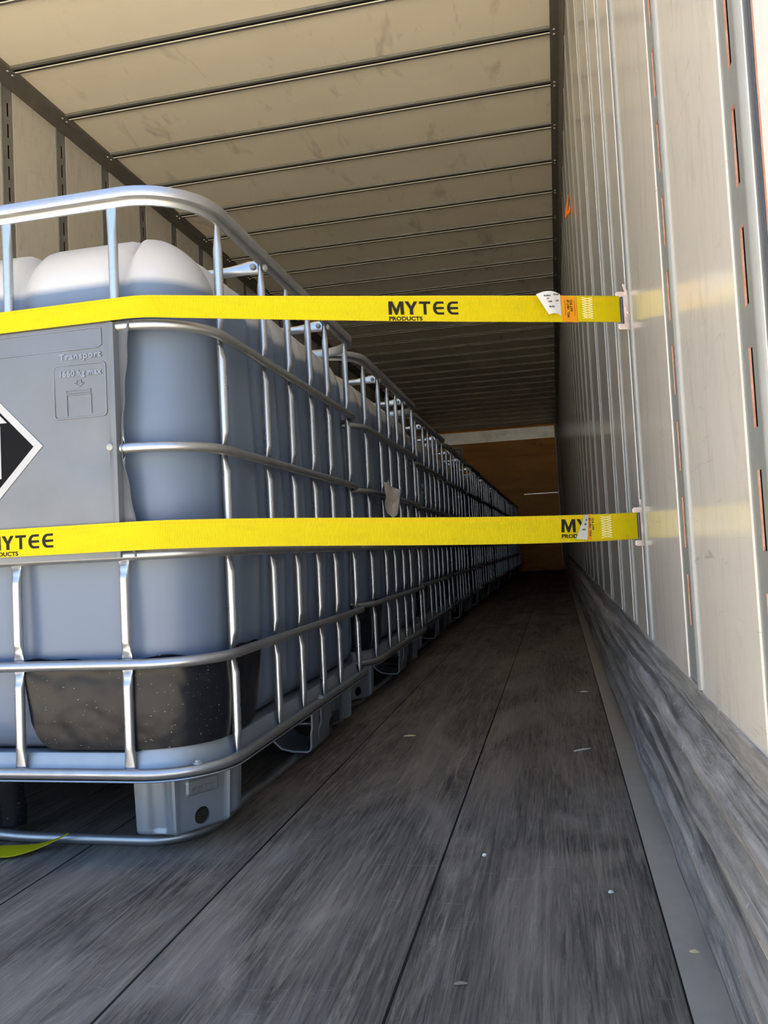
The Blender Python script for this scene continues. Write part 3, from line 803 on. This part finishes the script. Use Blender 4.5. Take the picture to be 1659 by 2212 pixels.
def letter_polys():
    E_ = [(1, 1), (.48, 1)] + [(.48 + .48 * math.cos(a), .5 + .5 * math.sin(a)) for a in [PI / 2 + PI * i / 14 for i in range(1, 14)]] + [(.48, 0), (1, 0), (1, .165), (.55, .165)]
    E_ += [(.55 + .27 * math.cos(a), .44 + .275 * math.sin(a)) for a in [-PI / 2 - PI / 2 * .9 * i / 5 for i in range(1, 6)]] + [(1, .42), (1, .58), (.283, .58)]
    E_ += [(.55 + .27 * math.cos(a), .56 + .275 * math.sin(a)) for a in [PI - .1 * PI / 2 - PI / 2 * .9 * i / 5 for i in range(1, 5)]] + [(.55, .835), (1, .835)]
    return {'M': [(0, 0), (.02, 1), (.27, 1), (.5, .40), (.73, 1), (.98, 1), (1, 0), (.79, 0), (.77, .66), (.57, 0), (.43, 0), (.23, .66), (.21, 0)],
            'Y': [(0, 1), (.28, 1), (.5, .62), (.72, 1), (1, 1), (.63, .42), (.63, 0), (.37, 0), (.37, .42)],
            'T': [(0, 1), (1, 1), (1, .82), (.63, .82), (.63, 0), (.37, 0), (.37, .82), (0, .82)], 'E': E_}
LP = letter_polys()
def logo(mb, Mx):
    """the webbing print, origin at the left foot of the M, x along the webbing"""
    h = .0240
    for ch, x0, x1 in (('M', 0, .0285), ('Y', .0305, .0540), ('T', .0570, .0780), ('E', .0825, .1030), ('E', .1090, .1300)):
        prism(mb, [(x0 + p[0] * (x1 - x0), p[1] * h) for p in LP[ch]], Mx, .0003)
    put_text(mb, 'PRODUCTS', .0098, Mx @ Matrix.Translation((.0004, -.0105, 0)), .0003, .0002, width=.0615)
def stitches(mb, s0, s1, z0, z1, off):
    for ph in (0, 1):
        n = 9; pts = []
        for i in range(n + 1): pts.append(((s0 if (i + ph) % 2 else s1), z0 + (z1 - z0) * i / n))
        for a, c in zip(pts, pts[1:]):
            d = Vector((c[0] - a[0], c[1] - a[1])).normalized(); w = Vector((-d.y, d.x)) * .00045
            Q = [S3(a[0] + w.x, a[1] + w.y, off), S3(c[0] + w.x, c[1] + w.y, off), S3(c[0] - w.x, c[1] - w.y, off), S3(a[0] - w.x, a[1] - w.y, off)]
            mb.add(Q + [q_ + Vector((nS.x, nS.y, 0)) * .0004 for q_ in Q], [(0, 1, 2, 3), (4, 5, 6, 7), (0, 1, 5, 4), (1, 2, 6, 5), (2, 3, 7, 6), (3, 0, 4, 7)])
n3 = Vector((nS.x, nS.y, 0))
def end_fitting(root, zc, ds):
    """shoring hook: C-shaped plate, bar, spring latch; plane of the webbing"""
    Mh = frame(S3(0, 0, 0), (tS.x, tS.y, 0), (0, 0, 1))
    P = lambda x, dz: (.854 + ds + (x - .140) / .916, zc + dz)
    b = MB()
    o_ = [(.1335, .024), (.1335, .031), (.137, .0345), (.151, .0345), (.1555, .030), (.1575, .026), (.159, .020), (.1605, -.020), (.1595, -.030), (.1600, -.034), (.158, -.038), (.139, -.0385), (.1355, -.036), (.1355, -.0285), (.1375, -.027), (.1465, -.027), (.1465, .0235)]
    prism(b, [P(*q_) for q_ in o_], Mh @ Matrix.Translation((0, 0, -.0005)), .003); hk = b.build('hook_plate', M['hook'], root, 0)
    md = hk.modifiers.new('bevel', 'BEVEL'); md.width = .0008; md.segments = 2; md.limit_method = 'ANGLE'
    b = MB(); b.tube([Mh @ Vector((P(.1440, d)[0], P(0, d)[1], .0015)) for d in (-.0275, -.01, .01, .0245)], .0028, 10); b.build('hook_bar', M['hookbar'], root)
    b = MB(); lat = [(.150, .005), (.158, .005), (.159, -.014), (.150, -.014)]
    prism(b, [P(*q_) for q_ in lat], Mh @ Matrix.Translation((0, 0, .0025)), .0015)
    prism(b, [P(*q_) for q_ in [(.1460, .048), (.1480, .0495), (.1505, .048), (.1555, .0335), (.1535, .028), (.1515, .031)]], Mh @ Matrix.Translation((0, 0, .0022)), .0015)
    b.disc_bump(Mh @ Vector((*P(.1545, -.006), .0040)), n3, .0028, .0015, 12)
    b.build('spring_latch', M['hook'], root, 40)

def rail_strap(name, label, zt_front, zb_front, zt_end, zb_end, lean, SE=.854):
    root = empty(name, (-.695, 1.2195, (zt_front + zb_front) / 2)); inv = Matrix.Translation(-root.location)
    tag(root, label, 'tie-down strap', 'yellow tie-down straps across the nearest tote')
    st = []
    for x, y, nx, ny, s in strap_plan(SE):
        n = Vector((nx, ny, 0)); k = min(1, max(0, s / .854)) if s > 0 else 0
        kk = k * k * (3 - 2 * k)
        ln = lean * (1 - min(1, max(0, s / .5)) ** .8) if s > 0 else lean
        zt = zt_front + (zt_end - zt_front) * kk; zb = zb_front + (zb_end - zb_front) * kk
        sag = -.0025 * math.sin(PI * k)
        st.append((Vector((x, y, zt + sag)) - n * ln, Vector((x, y, zb + sag)), n, s))
    ribbon('webbing', st, M['strap'], root)
    return root
def fix(root):
    """children were laid out in world coordinates: keep them there under the moved root"""
    for c in children(root):
        c.data.transform(Matrix.Translation(-root.location))

# upper strap
r1 = rail_strap('tie_down_strap', 'upper yellow webbing strap with whole black lettering, hooked high on the right wall', .9665, .9235, .9730, .9225, .0155)
zfun = lambda s, a0, a1: a0 + (a1 - a0) * s / .854
b = MB(); logo(b, frame(S3(.4030, .9318, .0024), (tS.x, tS.y, .012), (0, 0, 1))); b.build('printed_logo', M['ink'], r1, 0)
def double(root, z0a, z1a, z0b, z1b, ds=0.0):
    st = [(S3(s, z1a + (z1b - z1a) * t, .0022), S3(s, z0a + (z0b - z0a) * t, .0022), n3, s) for t, s in [(i / 10, .766 + (.852 + ds - .766) * i / 10) for i in range(11)]]
    ribbon('folded_end', st, M['strap'], root, .0022)
double(r1, .9220, .9690, .9215, .9715)
b = MB(); stitches(b, .7755, .797, .928, .968, .0046); b.build('stitching', M['thread'], r1, 0)
b = MB(); prism(b, [(.7345, .9225), (.7645, .9205), (.7655, .9700), (.7500, .9690), (.7350, .9720)], frame(S3(0, 0, .0030), (tS.x, tS.y, 0), (0, 0, 1)), .0006); ot = b.build('load_label', M['orange'], r1, 0); ot['label'] = 'orange load limit label'
b = MB(); Mo = frame(S3(.7495, .929, .0040), (0, 0, 1), (-tS.x, -tS.y, 0))
put_text(b, 'WLL  1467 LB', .0065, Mo, .00015, .0001, width=.034); put_text(b, '667 KG', .0065, Mo @ Matrix.Translation((.012, -.0062, 0)), .00015, .0001, width=.022)
for i, (x0, x1) in enumerate(((.004, .034), (.004, .034))): prism(b, [(x0, .0085 - i * .019), (x1, .0085 - i * .019), (x1, .0080 - i * .019), (x0, .0080 - i * .019)], Mo, .0002)
b.build('label_print', M['ink'], ot, 0)
# white flap tag, curling off the webbing
b = MB(); rows = []
for i in range(13):
    u = i / 12; top = Vector((.681 + .0515 * u, .9685 + .0085 * math.sin(PI * min(1, u * .75 + .05)))) ; bot = Vector((.7045 + .028 * u, .9325 + .003 * math.sin(PI * u)))
    row = []
    for j in range(7):
        v = j / 6; p = top.lerp(bot, v); off = .004 + .008 * (1 - u) ** 1.2 + .004 * math.sin(PI * u) * (1 - .5 * v); row.append(S3(p.x, p.y, off))
    rows.append(row)
b.grid(rows); b.grid([[p + n3 * .0004 for p in r_] for r_ in rows]); wt = b.build('care_tag', M['white'], r1, 60); wt['label'] = 'white paper tag curling off the webbing'
b = MB()
def tagtext(body, s, z, size, w, off, rot): put_text(b, body, size, frame(S3(s, z, off), (tS.x - nS.x * .13, tS.y - nS.y * .13, rot), (0, 0, 1)), .0001, .0001, width=w)
tagtext('Breaking', .6955, .9655, .0042, .014, .0152, .12); tagtext('Strength', .7150, .9685, .0042, .012, .0135, .12)
tagtext('LBS', .7010, .9605, .003, .005, .0150, .1); tagtext('4,400', .7040, .9545, .0045, .008, .0145, .1); tagtext('2,200', .7190, .9570, .0045, .007, .0120, .1); tagtext('MYTEE', .7055, .9450, .0045, .011, .0140, .1)
b.build('label_print', M['ink'], wt, 0)
end_fitting(r1, .9465, 0)

# lower strap
r2 = rail_strap('tie_down_strap', 'lower yellow webbing strap across the middle of the nearest tote, lettering part hidden', .5805, .5325, .5595, .5090, .0, .861)
b = MB(); logo(b, frame((-.967, 1.352 - RS - .0024, .5450), (1, 0, 0), (0, 0, 1))); b.build('printed_logo', M['ink'], r2, 0)
b = MB(); logo(b, frame(S3(.7072, .5285, .0024), (tS.x, tS.y, -.03), (0, 0, 1))); b.build('printed_logo', M['ink'], r2, 0)
double(r2, .5110, .5585, .5098, .5588, .007)
b = MB(); stitches(b, .7855, .807, .515, .555, .0046); b.build('stitching', M['thread'], r2, 0)
b = MB(); prism(b, [(.7555, .5120), (.7760, .5110), (.7765, .5590), (.7620, .5600)], frame(S3(0, 0, .0034), (tS.x, tS.y, 0), (0, 0, 1)), .0006)
prism(b, [(.776, .5110), (.850, .5090), (.850, .5095), (.776, .5125)], frame(S3(0, 0, .0034), (tS.x, tS.y, 0), (0, 0, 1)), .0004)
ot = b.build('load_label', M['orange'], r2, 0); ot['label'] = 'orange load limit label'
b = MB(); Mo = frame(S3(.7655, .5185, .0044), (0, 0, 1), (-tS.x, -tS.y, 0)); put_text(b, 'WLL  1467 LB', .0060, Mo, .00015, .0001, width=.034); put_text(b, '667 KG', .0060, Mo @ Matrix.Translation((.012, -.0058, 0)), .00015, .0001, width=.022); b.build('label_print', M['ink'], ot, 0)
b = MB(); rows = []
for i in range(9):
    u = i / 8; top = Vector((.7490 + .0120 * u, .5590 - .001 * u)); bot = Vector((.7290 + .0270 * u, .5150 - .002 * u)); rows.append([S3(*top.lerp(bot, j / 6), .006 + .010 * (1 - u)) for j in range(7)])
b.grid(rows); b.grid([[p + n3 * .0004 for p in r_] for r_ in rows]); wt = b.build('care_tag', M['white'], r2, 60); wt['label'] = 'white paper tag folded over the lettering'
b = MB()
for body, s, z, w in (('LBS', .7520, .5480, .004), ('4,400', .7480, .5400, .006), ('MYTEE', .7430, .5300, .009)): put_text(b, body, .004, frame(S3(s, z, .0155 - .3 * (s - .743)), (tS.x - nS.x * .5, tS.y - nS.y * .5, 0), (0, 0, 1)), .0001, .0001, width=w)
b.build('label_print', M['ink'], wt, 0)
end_fitting(r2, .5345, .006)
for r_ in (r1, r2):
    for c in list(children(r_)):
        c.data.transform(Matrix.Translation(-r_.location))
        for g in children(c): g.data.transform(Matrix.Translation(-r_.location))

# loose webbing tail on the floor
st = []
for i in range(31):
    t = i / 30; x = -1.30 + .400 * t; yc = 1.278 + .012 * t ** 2 + .034 * max(0, t - .82) / .18 * 1.0
    w = .027 * (1 if t < .80 else max(.06, 1 - ((t - .80) / .20) ** 1.4)); z = .0012 + .0035 * (.5 + .5 * math.sin(t * 19)) * (t > .3) + .022 * max(0, (t - .72) / .28) ** 2
    st.append((Vector((x, yc + w, z + .001)), Vector((x, yc - w, z)), Vector((0, 0, 1)), x))
o = ribbon('loose_strap_end', st, M['yellow_loose'], None, .0016)
tag(o, 'loose end of yellow webbing lying on the floor before the nearest tote', 'strap end')

# orange plastic tie hanging on the right wall
b = MB()
pts = [(.150, 3.86, 2.160), (.146, 3.86, 2.140), (.141, 3.86, 2.105), (.136, 3.86, 2.072), (.137, 3.858, 2.063), (.146, 3.857, 2.072), (.152, 3.857, 2.090), (.1545, 3.86, 2.108)]
b.tube(pts, [.002, .004, .0055, .006, .0065, .006, .006, .0025], 8); b.tube([(.139, 3.856, 2.070), (.133, 3.854, 2.060), (.131, 3.853, 2.052)], [.005, .0055, .004], 8)
tag(b.build('plastic_tie', M['orange_tie'], None, 60), 'bright orange plastic tie hanging from a slot high on the right wall', 'tie')

# off-white box with a handle recess on the far plywood wall
vb = empty('wall_vent', (-1.83, YF, 2.10)); tag(vb, 'off-white square vent box on the far plywood wall, above the tote cages', 'vent')
b = MB(); b.box(-.17, .18, -.05, 0, .0, .33); b.build('vent_body', M['ventwhite'], vb, 0)
b = MB()
ro = []
for cx, cz, a0 in ((.10, .08, -PI / 2), (.10, .25, 0), (-.09, .25, PI / 2), (-.09, .08, PI)):
    for j in range(5): a = a0 + PI / 2 * j / 4; ro.append((cx + .03 * math.cos(a), -.052, cz + .03 * math.sin(a)))
b.tube(ro, .008, 6, closed=True); b.build('vent_rim', M['framesteel'], vb)

# bits of debris on the boards
def chip(name, x, y, l, w, rot, mat, label, cat):
    b = MB(); n = 6; rows = []
    for i in range(n + 1):
        t = i / n; ww = w * (.35 + .65 * math.sin(PI * min(1, .15 + t * .85))) * .5; zz = .0012 + .0025 * math.sin(PI * t)
        rows.append([(l * (t - .5), -ww, zz), (l * (t - .5), ww, zz * .8), (l * (t - .5), ww, .0002), (l * (t - .5), -ww, .0002)])
    bb = b.grid(rows, 0, closeu=True); b.cap(bb, range(4)); b.cap(bb + n * 4, range(4))
    o = b.build(name, mat, None, 0); o.location = (x, y, .0006); o.rotation_euler = (0, 0, rot)
    return tag(o, label, cat)
chip('wood_splinter', -.427, 2.183, .034, .008, .1, M['straw'], 'bright straw-coloured splinter on the dark floor beside the second tote', 'splinter')
chip('wood_splinter', .030, 2.037, .050, .006, .6, M['chip'], 'long pale splinter on the floor near the right wall, nearer one', 'splinter')
chip('wood_splinter', .059, 2.814, .026, .008, .0, M['chip'], 'small white splinter on the floor by the right wall, farther one', 'splinter')
chip('dry_leaf', .135, 1.059, .012, .004, .0, M['straw'], 'small dry leaf on the grey metal strip along the right wall', 'leaf')
chip('paint_chip', .046, 1.222, .008, .006, .0, M['chip'], 'white chip on the boards nearest the metal edge strip', 'chip')
chip('paint_chip', -.147, 1.347, .009, .007, .8, M['chip'], 'cream chip on the boards right of the long dark seam', 'chip')
chip('wood_splinter', -.141, .954, .016, .003, .2, M['tan'], 'dull tan splinter on the boards at the bottom of the view', 'splinter')
